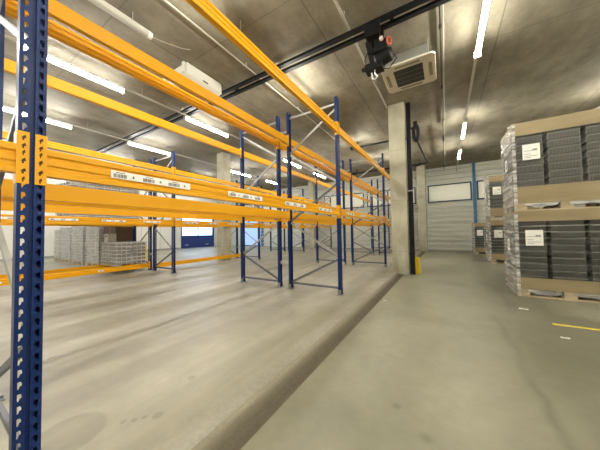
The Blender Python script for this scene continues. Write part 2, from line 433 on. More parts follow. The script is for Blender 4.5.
# pillars
def pillar(x0, x1, y0, y1, z0, zt, lab):
    c = .012
    pr = [(x0 + c, y0), (x1 - c, y0), (x1, y0 + c), (x1, y1 - c), (x1 - c, y1), (x0 + c, y1), (x0, y1 - c), (x0, y0 + c)]
    o = MB().prism(pr, 2, z0, zt).build('concrete_pillar', M_PILLAR)
    return tag(o, lab, 'pillar', kind='structure')
pillar(-1.205, -.815, 6.5, 6.9, -.03, ZN, 'square concrete pillar between racks and aisle, the nearest')
pillar(-1.24, -.84, 14.0, 14.4, -.03, 4.5, 'square concrete pillar in front of the end wall')
pillar(-7.93, -7.54, 6.5, 6.9, 0, ZN, 'square concrete pillar standing among the third rack row')
pillar(-7.88, -7.5, 14.0, 14.4, 0, 4.5, 'far left concrete pillar near the end wall behind racks')

# ------------------------------------------------------------------ pallet racks
HP = 3.42; X = {'a': -1.566, 'b': -2.579, 'c': -2.839, 'd': -3.85, 'e': -6.52, 'f': -7.505, 'g': -7.77, 'h': -8.755}
def ST(k): return .273 + 3.581 * k

def upright_data():
    """perforated C-section post, front face towards +X"""
    mb = MB(); fx = .024
    npt = 68; dz = .05; z0 = .02
    def quad(y0, y1, za, zb, x=fx): mb.add([(x, y0, za), (x, y1, za), (x, y1, zb), (x, y0, zb)], [(0, 1, 2, 3)])
    for sgn in (-1, 1):
        ya, yb, yc, yd, ye = [sgn * t for t in (.0415, .032, .026, .017, .0075)]
        quad(ya, yb, 0, HP); quad(yd, ye, 0, HP)
        quad(yb, yd, 0, z0); quad(yb, yd, z0 + npt * dz, HP)
        for k in range(npt):
            z = z0 + k * dz
            quad(yb, yd, z, z + .012)
            # the tail of the keyhole is open on the outer half, the head is open full width
            mb.add([(fx, sgn * .0255, z + .012), (fx, yd, z + .012), (fx, yd, z + .024), (fx, sgn * .0215, z + .024)], [(0, 1, 2, 3)])
            mb.add([(fx, yb, z + .012), (fx, sgn * .0305, z + .012), (fx, sgn * .032, z + .020)], [(0, 1, 2)])
            mb.add([(fx, yd, z + .034), (fx, yd, z + .042), (fx, sgn * .0205, z + .042)], [(0, 1, 2)])
            quad(yb, yd, z + .042, z + .05)
    gy = .0075; gd = .011
    quad(-gy, gy, 0, HP, fx - gd)
    for sgn in (-1, 1):
        mb.add([(fx, sgn * gy, 0), (fx - gd, sgn * gy, 0), (fx - gd, sgn * gy, HP), (fx, sgn * gy, HP)], [(0, 1, 2, 3)])
        mb.add([(fx, sgn * .0415, 0), (-fx, sgn * .0415, 0), (-fx, sgn * .0415, HP), (fx, sgn * .0415, HP)], [(0, 1, 2, 3)])
        mb.add([(-fx, sgn * .0415, 0), (-fx, sgn * .022, 0), (-fx, sgn * .022, HP), (-fx, sgn * .0415, HP)], [(0, 1, 2, 3)])
    return mb
um = upright_data()
UP = bpy.data.meshes.new('upright'); UP.from_pydata(um.v, [], um.f); UP.materials.append(M_BLUE)
bm = bmesh.new(); bm.from_mesh(UP); bmesh.ops.remove_doubles(bm, verts=bm.verts, dist=.0002); bmesh.ops.recalc_face_normals(bm, faces=bm.faces); bm.to_mesh(UP); bm.free()
FOOT = MB().box(-.06, .06, -.075, .075, 0, .006).box(-.031, .031, .043, .047, .006, .09).box(-.031, .031, -.047, -.043, .006, .09).tube([(.02, .065, .004), (.02, .065, .02)], .009, 6).data('foot_plate', M_FOOT)
def add_upright(parent, x, flip):
    o = inst('upright', UP, parent, (x, 0, .006)); o.rotation_euler = (0, 0, PI if flip else 0)
    m = o.modifiers.new('Solidify', 'SOLIDIFY'); m.thickness = .002; m.offset = 0
    inst('foot_plate', FOOT, parent, (x, 0, 0))
DEP = 1.013
NODES = [.11, .62, 1.28, 1.93, 2.6, 3.26]
def brace_mesh(p, q):
    """small C-channel between the posts"""
    p = Vector(p); q = Vector(q); d = (q - p).normalized(); a = Vector((0, 1, 0)); b = d.cross(a)
    mb = MB(); w, h, t = .02, .034, .003
    mb.bar(p, q, h, t, (0, 1, 0))                 # web (thin in Y)
    for s in (-1, 1): mb.bar(p + b * s * h / 2 + a * w / 2, q + b * s * h / 2 + a * w / 2, t, w, (0, 1, 0))
    return mb
def frame_meshes(dep, start_rear):
    out = []
    xf, xr = -.02, -dep + .02
    side = [xr, xf] if start_rear else [xf, xr]
    out.append(brace_mesh((xf, 0, .11), (xr, 0, .11)).data('brace', M_BLUEBR))
    for i in range(5):
        a, b = side[i % 2], side[(i + 1) % 2]
        out.append(brace_mesh((a, 0, NODES[i] + .02), (b, 0, NODES[i + 1] - .02)).data('brace', M_GALV if i % 2 == 1 or i > 3 else M_BLUEBR))
    out.append(brace_mesh((xf, 0, 3.32), (xr, 0, 3.32)).data('brace', M_GALV))
    return out
FM = {}
def frame(front, back, k, sr, lab):
    t = empty('rack_frame', (X[front], ST(k), 0), lab, 'rack frame', 'blue upright frames of the pallet racks')
    dep = X[front] - X[back]
    key = (round(dep, 3), sr)
    if key not in FM: FM[key] = frame_meshes(dep, sr)
    add_upright(t, 0, False); add_upright(t, -dep, True)
    for me in FM[key]: inst('brace', me, t)
    return t
ORD = ['first', 'second', 'third', 'fourth', 'fifth']
ROWS = [('a', 'b', True, 'nearest rack row', range(-1, 5)), ('c', 'd', False, 'second rack row', range(0, 5)),
        ('e', 'f', True, 'third rack row', range(0, 5)), ('g', 'h', False, 'farthest rack row', range(0, 5))]
for fr_, bk, sr, rn, ks in ROWS:
    for k in ks:
        if fr_ == 'a' and k == 0: lab = 'blue perforated rack frame standing closest, at the left picture edge'
        elif k == -1: lab = 'blue rack frame of the nearest rack row behind the viewer'
        else: lab = 'blue rack frame with diagonal braces, %s frame of the %s' % (ORD[k], rn)
        frame(fr_, bk, k, sr, lab)
# spacers tying back-to-back rows
sp = MB().box(0, .19, -.02, .02, 0, .03).box(-.003, 0, -.025, .025, -.02, .05).box(.19, .193, -.025, .025, -.02, .05).data('row_spacer', M_GALV)
for l, r_, rn in (('c', 'b', 'first and second rack rows'), ('g', 'f', 'third and farthest rack rows')):
    for k in range(0, 5):
        for z, zn in ((.47, 'low'), (3.05, 'high')):
            o = inst('row_spacer', sp, None, (X[l] + .0275 , ST(k), z))
            o.scale = ((X[r_] - X[l] - .055) / .19, 1, 1)
            tag(o, 'small grey spacer fixed %s between %s, %s frame' % (zn, rn, ORD[k]), 'spacer', 'spacers between back to back racks')

# beams: origin at the centre of the near station post, face towards +X
L = 3.581; PH = .0415
def beam_data(L):
    g = .009
    pr = [(-.05, 0), (.0, 0), (.0, .022), (-g, .030), (-g, .046), (-.003, .052), (-.003, .072), (-g, .078), (-g, .088), (.0, .096), (.0, .118), (-.005, .125), (-.05, .125)]
    return MB().prism(pr, 1, PH + .004, L - PH - .004).data('beam_profile', M_ORANGE)
def conn_data(side):
    """end connector: plate on the post face plus flange to the beam; side=+1 lies on the +Y half of the post"""
    mb = MB(); y0, y1 = sorted((side * .0085, side * .0455)); yb = side * .0455
    mb.box(.002, .006, y0, y1, -.045, .18)
    mb.box(-.05, .006, *sorted((side * .0420, side * .0455)), -.045, .18)
    return mb.data('end_connector', M_ORANGE)
def slot_data(side):
    mb = MB(); yc = side * .0255
    for z, w in ((-.03, .006), (.005, .009), (.05, .008), (.085, .006), (.115, .008), (.15, .008)):
        mb.add([(.0066, yc - w, z), (.0066, yc + w, z + .002), (.0066, yc + w * .6, z + .016), (.0066, yc - w * .3, z + .010)], [(0, 1, 2, 3)])
        mb.add([(.0066, yc - w * .5, z - .010), (.0066, yc + w * .2, z - .008), (.0066, yc + w * .2, z + .001), (.0066, yc - w * .5, z + .001)], [(0, 1, 2, 3)])
    return mb.data('lock_slot', M_DARKSLOT)
BEAM = beam_data(L); CN = {s: conn_data(s) for s in (-1, 1)}; SL = {s: slot_data(s) for s in (-1, 1)}
def label_data(w, seed, h=.042):
    rn = random.Random(seed); mb = MB().box(-.0025, .0012, 0, w, 0, h)
    x = .012
    while x < w - .1:
        for i in range(13):                       # bar code
            bw = rn.choice((.0015, .003, .0045)); mb.box(.0012, .0015, x, x + bw, .006, h * .62, 1); x += bw + rn.choice((.0015, .003))
        mb.box(.0012, .0015, x - .055, x - .01, h * .74, h * .82, 1)   # line of small print over the code
        mb.box(.0012, .0015, x + .03, x + .036, h * .3, h * .62, 1).box(.0012, .0015, x + .026, x + .04, h * .3, h * .38, 1)  # arrow mark
        x += .085
    return mb.data('barcode_label', [M_WHITE, M_INK])
LB = [label_data(.47, 1), label_data(.43, 2), label_data(.46, 3), label_data(.43, 4)]
LOFF = [.29, 1.11, 1.94, 2.79]
LSM = label_data(.12, 9)
def beam(col, k, z, lab, face=1, labels=True, low=False):
    """face=+1: looks to +X"""
    x = X[col] + face * .024
    t = empty('load_beam', (x, ST(k) + (0 if face > 0 else L), z), lab, 'rack beam', 'orange load beams of the pallet racks', 0 if face > 0 else PI)
    inst('beam_profile', BEAM, t)
    c1 = inst('end_connector', CN[1], t); c2 = inst('end_connector', CN[-1], t, (0, L, 0))
    if col == 'a' or (col == 'e' and k < 2):
        inst('lock_slot', SL[1], c1); inst('lock_slot', SL[-1], c2)
    if low:
        for yy in (.6, 2.3): inst('small_label', LSM, t, (0, yy, .04))
    elif labels:
        for me, yy in zip(LB, LOFF): inst('barcode_label', me, t, (.0, yy, .040))
    return t
Z1, Z2 = 1.35, 2.8
BAY = ['closest bay', 'second bay', 'third bay', 'fourth bay']
for fr_, bk, sr, rn, ks in ROWS:
    for k in range(0, 4):
        for z, zn in ((Z1, 'lower'), (Z2, 'upper')):
            if not (fr_ == 'g' and k == 1):
                beam(fr_, k, z, 'orange %s level load beam, right side of %s, %s' % (zn, rn, BAY[k]), 1, z == Z1 and fr_ in 'ae')
            beam(bk, k, z, 'orange %s level load beam, left side of %s, %s' % (zn, rn, BAY[k]), -1, False)
beam('a', -1, Z1, 'orange load beam running out of the picture left of the closest frame', 1, False)
beam('g', 0, .09, 'orange floor level beam before the wrapped stack, closest bay', 1, False, True)
beam('h', 0, .09, 'orange floor level beam behind the wrapped stack, left side', -1, False, True)
beam('f', 1, .09, 'orange floor level beam in the second bay before the pillar', -1, False, True)

# ------------------------------------------------------------------ lighting trunks and lamps
lamp_y = [(-3.4, -2.01), (-1.7, -.31), (.865, 2.25), (3.6, 5.0), (7.87, 9.26), (10.5, 11.9)]  # spans at negative Y are unseen lamps behind the camera, added for light
lamp_x = [(.55, 'above the aisle'), (-2.6, 'above the nearest racks'), (-5.6, 'between the rack pairs'), (-8.67, 'behind the farthest racks'),
          (-11.75, 'over the left bay'), (-14.8, 'along the left wall'), (3.6, 'along the right wall')]
def lamp_meshes(le):
    hs = MB(); r = .033
    hs.box(-.02, .02, 0, le, .034, .061).box(-.05, .05, 0, .012, -.052, .06).box(-.05, .05, le - .012, le, -.052, .06)
    body = hs.data('lamp_housing', M_TRUNK)
    n = 10; prof = [(r * math.cos(PI + PI * i / n), -.001 + r * math.sin(PI + PI * i / n)) for i in range(n + 1)] + [(r, .012), (.02, .033), (-.02, .033), (-r, .012)]
    return body, {w: MB().prism(prof, 1, .013, le - .013).data('diffuser', m) for w, m in (('w', M_LAMP), ('c', M_LAMPC))}
LM = lamp_meshes(1.39)
ZL = 4.05
for x, nm in lamp_x:
    tk = MB().box(x - .02, x + .02, YB + .1, YF - .3, ZL + .061, ZL + .09)
    t = tk.build('light_trunking', M_TRUNK); tag(t, 'long pale lighting trunking ' + nm, 'lighting trunking', 'ceiling lighting trunkings')
    for y in (-4, -1, 2.6, 5.5, 9.3, 13.2):
        z1 = ztop(y)
        MB().tube([(x, y, ZL + .09), (x, y, z1)], .005, 6).build('hanger_rod', M_GALV, t)
    for i, (y0, y1) in enumerate(lamp_y):
        if x == 3.6 and i == 5: continue
        t = empty('tube_light', (x, y0, ZL), 'lit %s tube light on the trunking %s' % (['added unseen rearmost', 'added unseen next to rearmost', 'third', 'fourth', 'fifth', 'last'][i], nm), 'ceiling light', 'lit tube lights')
        inst('lamp_housing', LM[0], t); inst('diffuser', LM[1]['w' if x > -4 else 'c'], t)
# unlit tube over the first bay
t = empty('unlit_tube_lamp', (-3.83, .35, 4.17), 'unlit pale round tube hanging under ceiling at top left', 'lamp')
MB().tube([(0, 0, 0), (0, 1.5, 0)], .055, 16).build('tube', M_UNLIT, t, smooth=False)
MB().tube([(0, 1.5, 0), (0, 1.56, 0)], [.058, .05], 16).build('end_cap', M_AIRW, t)
MB().tube([(0, .2, .05), (0, .2, .19)], .006, 6).tube([(0, 1.3, .05), (0, 1.3, .19)], .006, 6).build('hanger', M_GALV, t)
MB().tube([(0, 1.56, 0), (0, 1.75, .04), (.03, 2.05, .12), (.05, 2.2, .19)], .006, 6).build('power_cable', M_PIPE, t)

# conduits under the ceiling
def conduit(x, y0, y1, r, m, lab, zc=4.3):
    t = MB().tube([(x, y0, zc), (x, y1, zc)], r, 8).build('conduit', m); tag(t, lab, 'conduit', 'conduits under the ceiling')
    y = y0 + .6
    while y < y1:
        MB().box(x - r - .01, x + r + .01, y, y + .03, zc, ztop(y)).build('clip', m, t); y += 1.9
    return t
conduit(-3.2, -3, 8.3, .014, M_PIPE, 'thin pale conduit crossing ceiling left of the nearest racks')
conduit(-1.22, -3, 6.45, .022, M_PIPE, 'pale conduit on ceiling running to the nearest pillar')
conduit(.06, 3.75, 15.0, .012, M_PIPE, 'thin pale conduit along ceiling above the aisle')
conduit(.02, 3.75, 15.0, .010, M_BLACK, 'thin black cable beside the pale conduit above the aisle')
conduit(-6.9, 5.8, 15.0, .02, M_BLACK, 'dark conduit on ceiling left of the third rack row')
conduit(-11.3, 5.0, 15.0, .03, M_BLACK, 'dark pipe on ceiling at the far left')
conduit(-5.15, .4, 5.7, .016, M_BLACK, 'dark conduit between the second and third rack rows')

# overhead crane rails (parallel to X)
t = empty('crane_rail', (-4, 3.713, 4.25), 'long black double rail crossing the whole ceiling', 'overhead rail')
MB().box(-7.6, 8.2, -.125, -.05, -.026, .02).build('rail', M_RAIL, t)
MB().box(-7.6, 8.2, .04, .115, -.024, .022).build('rail', M_RAIL, t)
hgd = MB().box(-.012, .012, .06, .09, .02, .11).box(-.03, .03, -.1, .1, .02, .026).data('rail_hanger', M_RAIL)
for x in (-7.2, -5.2, -3.3, .1, 3.4, 5.6, 7.6): inst('rail_hanger', hgd, t, (x, 0, 0))
t = tag(MB().box(-2.85, -.9, 8.82, 8.88, 4.25, 4.30).box(-2.8, -2.76, 8.84, 8.86, 4.30, ZC).box(-1.5, -1.46, 8.84, 8.86, 4.30, ZC).box(-3.05, -2.8, 8.78, 8.92, 4.23, 4.31).build('short_rail', M_RAIL), 'short black rail under ceiling left of the nearest pillar', 'overhead rail')
t = tag(MB().box(-4.4, -.72, 12.75, 12.83, 4.25, 4.31).box(-4.1, -4.06, 12.78, 12.8, 4.31, ZC).box(-1.0, -.96, 12.78, 12.8, 4.31, ZC).box(-4.5, -4.1, 12.7, 12.88, 4.23, 4.32).build('far_rail', M_RAIL), 'black rail under ceiling near the end wall', 'overhead rail')

# hoist trolley under the rail
t = empty('hoist_trolley', (-.86, 3.70, 4.185), 'black chain hoist trolley with red ring hanging from the rail', 'hoist')
MB().box(-.12, .12, -.125, -.11, -.16, .038).box(-.12, .12, .13, .15, -.16, .05).box(-.1, .1, -.1, .13, -.16, -.13).build('side_plate', M_BLACK, t)
for x in (-.07, .07):
    for y in (-.095, .125): MB().tube([(x, y - .012, -.03), (x, y + .012, -.03)], .032, 14).build('wheel', M_BLACK, t)
MB().bar((-.1, 0, -.14), (-.02, .05, -.6), .07, .05).bar((.02, .0, -.14), (.14, .02, -.46), .05, .05).box(-.09, .06, -.03, .03, -.36, -.30).build('arm', M_BLACK, t)
MB().tube([(.0, .02, -.5), (.03, .02, -.5), (.22, .02, -.44), (.26, .02, -.43)], [.07, .105, .105, .07], 16).build('motor_drum', M_BLACK, t)
MB().box(.02, .2, -.08, .1, -.40, -.24).build('gear_case', M_BLACK, t, bevel=.01)
rg = MB(); pts = [(.235 + .02 * math.cos(a), -.1 + .035 * math.cos(a), -.33 +    .052 * math.sin(a)) for a in [2 * PI * i / 16 for i in range(17)]]
rg.tube(pts, .013, 8).build('ring', M_RED, t)
MB().tube([(.13, -.09, -.26), (.13, -.13, -.26)], .028, 12).build('pilot_lamp', mat('pale_lens', (.75, .6, .5), .2), t)
MB().box(-.14, .12, -.05, .12, -.62, -.52).box(-.2, -.1, -.02, .04, -.57, -.54).build('control_box', M_BLACK, t)
MB().tube([(0, 0, -.62), (.0, 0, -.68), (.04, 0, -.73), (.0, 0, -.77), (-.04, 0, -.74)], .012, 8).build('hook', M_ZINC, t)
MB().tube([(-.06, .05, -.62), (-.05, .05, -.7)], .014, 8).build('push_button', M_AIRW, t)
cb = MB(); cb.tube([(-.05, .05, -.14), (-.18, .1, -.34), (-.1, .12, -.58)], .009, 6); cb.tube([(.25, .02, -.43), (.31, .05, -.52), (.2, .08, -.62), (.05, .08, -.58)], .009, 6)
cb.build('cable', M_BLACK, t)

# ceiling cassette air conditioner
t = empty('air_conditioner', (-.5, 4.87, 4.0), 'cream ceiling cassette air conditioner with black grille', 'air conditioner')
h = .44
pn = MB(); pn.prism([(-h, -h + .05), (-h + .05, -h), (h - .05, -h), (h, -h + .05), (h, h - .05), (h - .05, h), (-h + .05, h), (-h, h - .05)], 2, .0, .035)
pn.build('panel', M_CREAM, t, bevel=.008)
MB().box(-.36, .34, -.36, .36, .035, .25).build('body', M_ZINC, t, bevel=.006)
MB().box(-.24, .24, -.27, .27, -.008, .0).build('grille', M_GRILLE, t)
gb = MB()
for i in range(3): gb.box(-.24, .24, -.15 + i * .14, -.14 + i * .14, -.012, -.008)
gb.build('grille_bar', mat('dark_grey_bar', (.16, .16, .16), .4), t)
lv = M_BLACK; M_LOUV = mat('tan_louvre', (.30, .26, .18), .5)
for a in range(4):
    q = MB().box(-.2, .2, .33, .385, -.004, .0).box(-.17, .17, .345, .35, -.008, -.004).box(-.17, .17, .365, .37, -.008, -.004).build('louvre', M_LOUV, t); q.rotation_euler = (0, 0, a * PI / 2)
for sx in (-.37, .37):
    for sy_ in (-.32, .32): MB().tube([(sx * .9, sy_, .25), (sx * .9, sy_, .36)], .006, 6).build('hanger_rod', M_GALV, t)
MB().tube([(-.3, -.38, .15), (-.32, -.44, .2), (-.32, -.44, .36)], .012, 8).build('drain_pipe', M_AIRW, t)

# white unit further left
t = empty('fan_heater', (-4.5, 3.1, 4.06), 'white boxy ceiling heater between racks and black rail', 'heater')
pr = [(-.34, .0), (.30, .0), (.40, .08), (.40, .30), (-.40, .30), (-.40, .08)]
MB().prism(pr, 1, -.42, .40).build('casing', M_AIRW, t, bevel=.02)
MB().box(-.3, .25, -.3, .3, -.01, .0).build('outlet', M_LOUV, t)
MB().box(.375, .402, -.06, .06, .1, .13).build('badge', M_INK, t)
for x0, y0 in ((-.36, -.46), (.3, -.46), (-.36, .4), (.3, .4)): MB().box(x0, x0 + .06, y0, y0 + .04, .1, .3).build('bracket', M_AIRW, t)

# black post and hoist gear on the nearest pillar
t = empty('cable_post', (-.735, 6.66, ZR), 'black vertical steel post on the right side of nearest pillar', 'post')
MB().box(-.06, .05, -.05, .05, 0, 4.385).build('post', M_BLACK, t, bevel=.004)
for z in (.5, 2.1, 3.45):
    MB().box(-.07, .058, -.056, .056, z, z + .035).build('clamp', M_GALV if z == 2.1 else M_BLACK, t)
hr = MB(); pts = [(.16, -.06, 3.62)]
MB().tube([(.05, 0, 3.72), (.14, -.02, 3.72)], .03, 8).build('bracket', M_BLACK, t)
rr = [(.165 + .05 * math.cos(a), -.03, 3.57 + .2 * math.sin(a)) for a in [2 * PI * i / 20 for i in range(21)]]
MB().tube(rr, .042, 8).build('pulley_loop', M_BLACK, t)
MB().box(.11, .2, -.07, .01, 3.74, 3.86).build('pulley_block', M_BLACK, t)
MB().tube([(.19, -.03, 3.36), (.24, -.03, 3.2), (.4, -.03, 2.79)], .022, 8).build('hanging_arm', M_BLACK, t)
MB().tube([(.4, -.03, 2.79), (.12, -.03, 2.72)], .018, 8).build('lower_arm', M_BLACK, t)
g = MB().prism([(-.10, 0), (.09, 0), (.055, .42), (-.045, .42)], 1, -.06, .06)
g = g.build('post_guard', M_YEL, None, (-.66, 6.85, ZR), bevel=.01); tag(g, 'yellow tapered floor guard at the foot of the black post', 'post guard')

# ------------------------------------------------------------------ pallets and tray stacks
def pallet_meshes():
    top = MB()
    for i in range(5): top.box(0, 1.2, .0 + i * .1625, .1 + .05 + i * .1625, .122, .144)
    for x in (0, .5275, 1.055): top.box(x, x + .145, 0, .8, .1, .122)
    blocks = []
    for x in (0, .5275, 1.055):
        for y in (0, .35, .7): blocks.append((x, y))
    bot = MB()
    for y in (0, .35, .7): bot.box(0, 1.2, y, y + .1, 0, .022)
    bl = MB().box(0, .145, 0, .1, .022, .1)
    return top.data('top_deck', M_WOOD), bot.data('bottom_board', M_WOOD), bl.data('block', M_WOOD), blocks
PT, PB, PBL, PPOS = pallet_meshes()
def pallet(x, y, z, lab, rz=0):
    t = empty('wooden_pallet', (x, y, z), lab, 'pallet', 'wooden pallets', rz)
    inst('top_deck', PT, t); inst('bottom_board', PB, t)
    for a, b in PPOS: inst('block', PBL, t, (a, b, 0))
    return t
def tray_data(w, d, h, mats, nx=15, ny=13, rib=1):
    """crate: recessed wall, vertical ribs, a rim on top and a foot ledge"""
    mb = MB(); e = .014
    mb.box(e, w - e, e, d - e, .002, h - .014)
    mb.box(0, w, 0, d, h - .022, h - .008, 1); mb.box(.004, w - .004, .004, d - .004, .004, .012)
    mb.box(.004, w - .004, .003, d - .003, h * .46, h * .46 + .005)
    for i in range(nx):
        x = .008 + i * (w - .016) / (nx - 1)
        mb.box(x - .002, x + .002, .003, e, .012, h - .022, rib); mb.box(x - .003, x + .003, d - e, d - .003, .012, h - .022, rib)
    for i in range(ny):
        y = .008 + i * (d - .016) / (ny - 1)
        mb.box(.003, e, y - .003, y + .003, .012, h - .022, rib); mb.box(w - e, w - .003, y - .003, y + .003, .012, h - .022, rib)
    return mb.data('plastic_tray', mats)
TH = .1
TRAY = tray_data(.365, .385, TH, [M_TRAY, M_RIM], rib=0, nx=22); TRAYB = tray_data(.365, .385, .12, [M_TRAY, M_RIM], nx=24)
def collar(x0, x1, y0, y1, z0, z1, lab, dent=.006):
    """folded cardboard collar / lid: an open box with real wall thickness"""
    t = .006; mb = MB(); mb.box(x0, x1, y0, y0 + t, z0, z1).box(x0, x1, y1 - t, y1, z0, z1).box(x0, x0 + t, y0 + t, y1 - t, z0, z1).box(x1 - t, x1, y0 + t, y1 - t, z0, z1)
    return mb
def wrinkled(x0, x1, y0, y1, z0, z1, sides, name, m, parent, amp=.008, seed=1):
    rn = random.Random(seed); mb = MB()
    def sheet(p0, p1, nrm):
        nu, nv = 18, 44; ph = [rn.uniform(0, 6) for _ in range(6)]
        g = []
        for j in range(nv + 1):
            row = []
            for i in range(nu + 1):
                u, v = i / nu, j / nv
                dd = amp * (math.sin(v * 38 + u * 5 + ph[0]) * .5 + math.sin(v * 71 - u * 9 + ph[1]) * .3 + rn.uniform(-.35, .35) + .6)
                x = p0[0] + (p1[0] - p0[0]) * u; y = p0[1] + (p1[1] - p0[1]) * u
                row.append((x + nrm[0] * dd, y + nrm[1] * dd, z0 + (z1 - z0) * v))
            g.append(row)
        o = len(mb.v); mb.v += [p for r in g for p in r]
        for j in range(nv):
            for i in range(nu):
                a = o + j * (nu + 1) + i; mb.f.append((a, a + 1, a + nu + 2, a + nu + 1)); mb.mi.append(0)
    for s in sides:
        if s == '-y': sheet((x0, y0), (x1, y0), (0, -1))
        if s == '-x': sheet((x0, y1), (x0, y0), (-1, 0))
        if s == '+x': sheet((x1, y0), (x1, y1), (1, 0))
        if s == '+y': sheet((x1, y1), (x0, y1), (0, 1))
        if s == '-yl': sheet((x0, y0), (x0 + .05, y0), (0, -1))
    o = mb.build(name, m, parent, smooth=True)
    return o
def stack(x, y, z, nm, cols=3, seed=1, upper=False):
    """pallet + bottom collar + tray columns + top collar + wrap; x,y = front left corner"""
    W, D = 1.2, .8
    pallet(x, y, z, 'pine pallet carrying the %s' % nm)
    zb = z + .144
    nl, th, ME = (10, .12, TRAYB) if upper else (12, TH, TRAY); ch, la, lb = (.40, .10, .11) if upper else (.31, .13, .04)
    # cardboard bottom tray stands on the deck and hangs over its edge
    mb = collar(x - .012, x + W + .012, y - .012, y + D + .012, z + .122, z + ch, '')
    tag(mb.box(x, x + W, y, y + D, zb + .001, zb + .006).build('cardboard_collar', M_CARD), 'brown cardboard collar round the foot of the %s' % nm, 'cardboard collar', 'cardboard collars')
    z0 = zb + .007
    cw = .365; gap = (W - 3 * cw) / 2
    for c in range(cols):
        for r in range(2 if c == 0 else 1):
            for l in range(nl):
                o = inst('plastic_tray', ME, None, (x + c * (cw + gap) + random.uniform(-.003, .003), y + .005 + r * .4 + random.uniform(0, .004), z0 + l * th))
                lv_ = ['lowest', 'second lowest', 'third lowest', 'fourth lowest', 'fifth lowest', 'sixth lowest', 'sixth from top', 'fifth from top', 'fourth from top', 'third from top', 'second from top', 'topmost'][l if l < 6 else l + 12 - nl]
                cn = ['front left column', 'middle column', 'right column'][c] if r == 0 else 'rear left column'
                tag(o, 'dark tray, %s, %s, %s' % (lv_, cn, nm), 'tray', 'dark plastic trays')
    zt = z0 + nl * th
    mb = collar(x - .012, x + W + .012, y - .012, y + D + .012, zt - la, zt + lb - .006, '')
    mb.box(x - .012, x + W + .012, y - .012, y + D + .012, zt + lb - .006, zt + lb)
    tag(mb.build('cardboard_tray', M_CARD), 'brown upturned cardboard tray on top of the %s' % nm, 'cardboard tray', 'upturned cardboard trays')
    w = empty('stretch_wrap', (0, 0, 0), 'clear stretch film wound round the %s' % nm, 'stretch wrap', 'stretch film on the right hand stacks')
    w.location = (x, y, z)
    e = .016
    wrinkled(-e, W + e, -e, D + e, .09, zt + lb - z, ['-y', '+x', '+y'], 'clear_film', M_FILM, w, .003, seed)
    wrinkled(-e - .004, W, -e - .004, D + e, .02, zt + lb - z, ['-x', '-yl'], 'gathered_film', M_FILMD, w, .009, seed + 9)
    ls = MB().box(.11, .32, -.030, -.028, zt - z - .52, zt - z - .27)
    for i, (a, b) in enumerate(((.03, .1), (.13, .15), (.17, .185), (.2, .21))):
        ls.box(.13, .13 + (.08 if i % 2 else .16), -.031, -.03, zt - z - .28 - b, zt - z - .28 - b + .008, 1)
    ls.box(.23, .29, -.031, -.03, zt - z - .38, zt - z - .35, 1)
    ls.build('address_sheet', [M_WHITE, mat('grey_print', (.35, .35, .33), .6)], w)
    MB().box(-.045, -.043, .22, .38, zt - z - .62, zt - z - .42).box(-.0465, -.045, .26, .3, zt - z - .58, zt - z - .46, 1).build('address_sheet', [M_WHITE, M_INK], w)
    return zt + lb
def shreds(x, y, z, nm):
    rn = random.Random(int(x * 100 + z * 10))
    for (a, b, zz, side) in ((.12, .5, .085, 'left'), (.62, 1.1, .085, 'right')):
        t = MB(); n_ = 10; pts = []
        for i in range(n_ + 1):
            u = i / n_; xx = x + a + (b - a) * u
            pts.append((xx, z + zz - .035 * math.sin(PI * u) * (1 if a < .5 else .6) + rn.uniform(-.008, .008)))
        for i in range(n_):
            (xa, za), (xb, zb2) = pts[i], pts[i + 1]
            t.add([(xa, y - .03, za), (xb, y - .03, zb2), (xb, y - .02, z + .12), (xa, y - .02, z + .12)], [(0, 1, 2, 3)])
        tag(t.build('film_shred', M_FILMD), 'torn film sagging over the %s pallet opening, %s' % (side, nm), 'torn film', 'torn film scraps')
zt = stack(.99, 5.25, ZR, 'near lower right stack', seed=1)
shreds(.99, 5.25, ZR, 'near lower right stack')
zt2 = stack(1.0, 5.25, zt + .001, 'near upper right stack', seed=2, upper=True)
shreds(1.0, 5.25, zt + .001, 'near upper right stack')
zt = stack(1.22, 9.9, ZR, 'middle lower right stack', cols=2, seed=3)
stack(1.23, 9.9, zt + .001, 'middle upper right stack', cols=2, seed=4, upper=True)
stack(1.05, 13.0, ZR, 'farthest right stack by the end wall', cols=2, seed=5)
# film flap on top of the near stack
t = MB(); t.add([(1.9, 5.3, zt2), (2.15, 5.3, zt2), (2.13, 5.42, zt2 + .11), (1.95, 5.4, zt2 + .05), (1.93, 5.37, zt2 + .002)], [(0, 1, 2, 3), (0, 3, 4)])
fl = t.build('film_flap', M_FILMD); m_ = fl.modifiers.new('Solidify', 'SOLIDIFY'); m_.thickness = .002
tag(fl, 'loose white film flap lying on top of the near right stack', 'film flap')

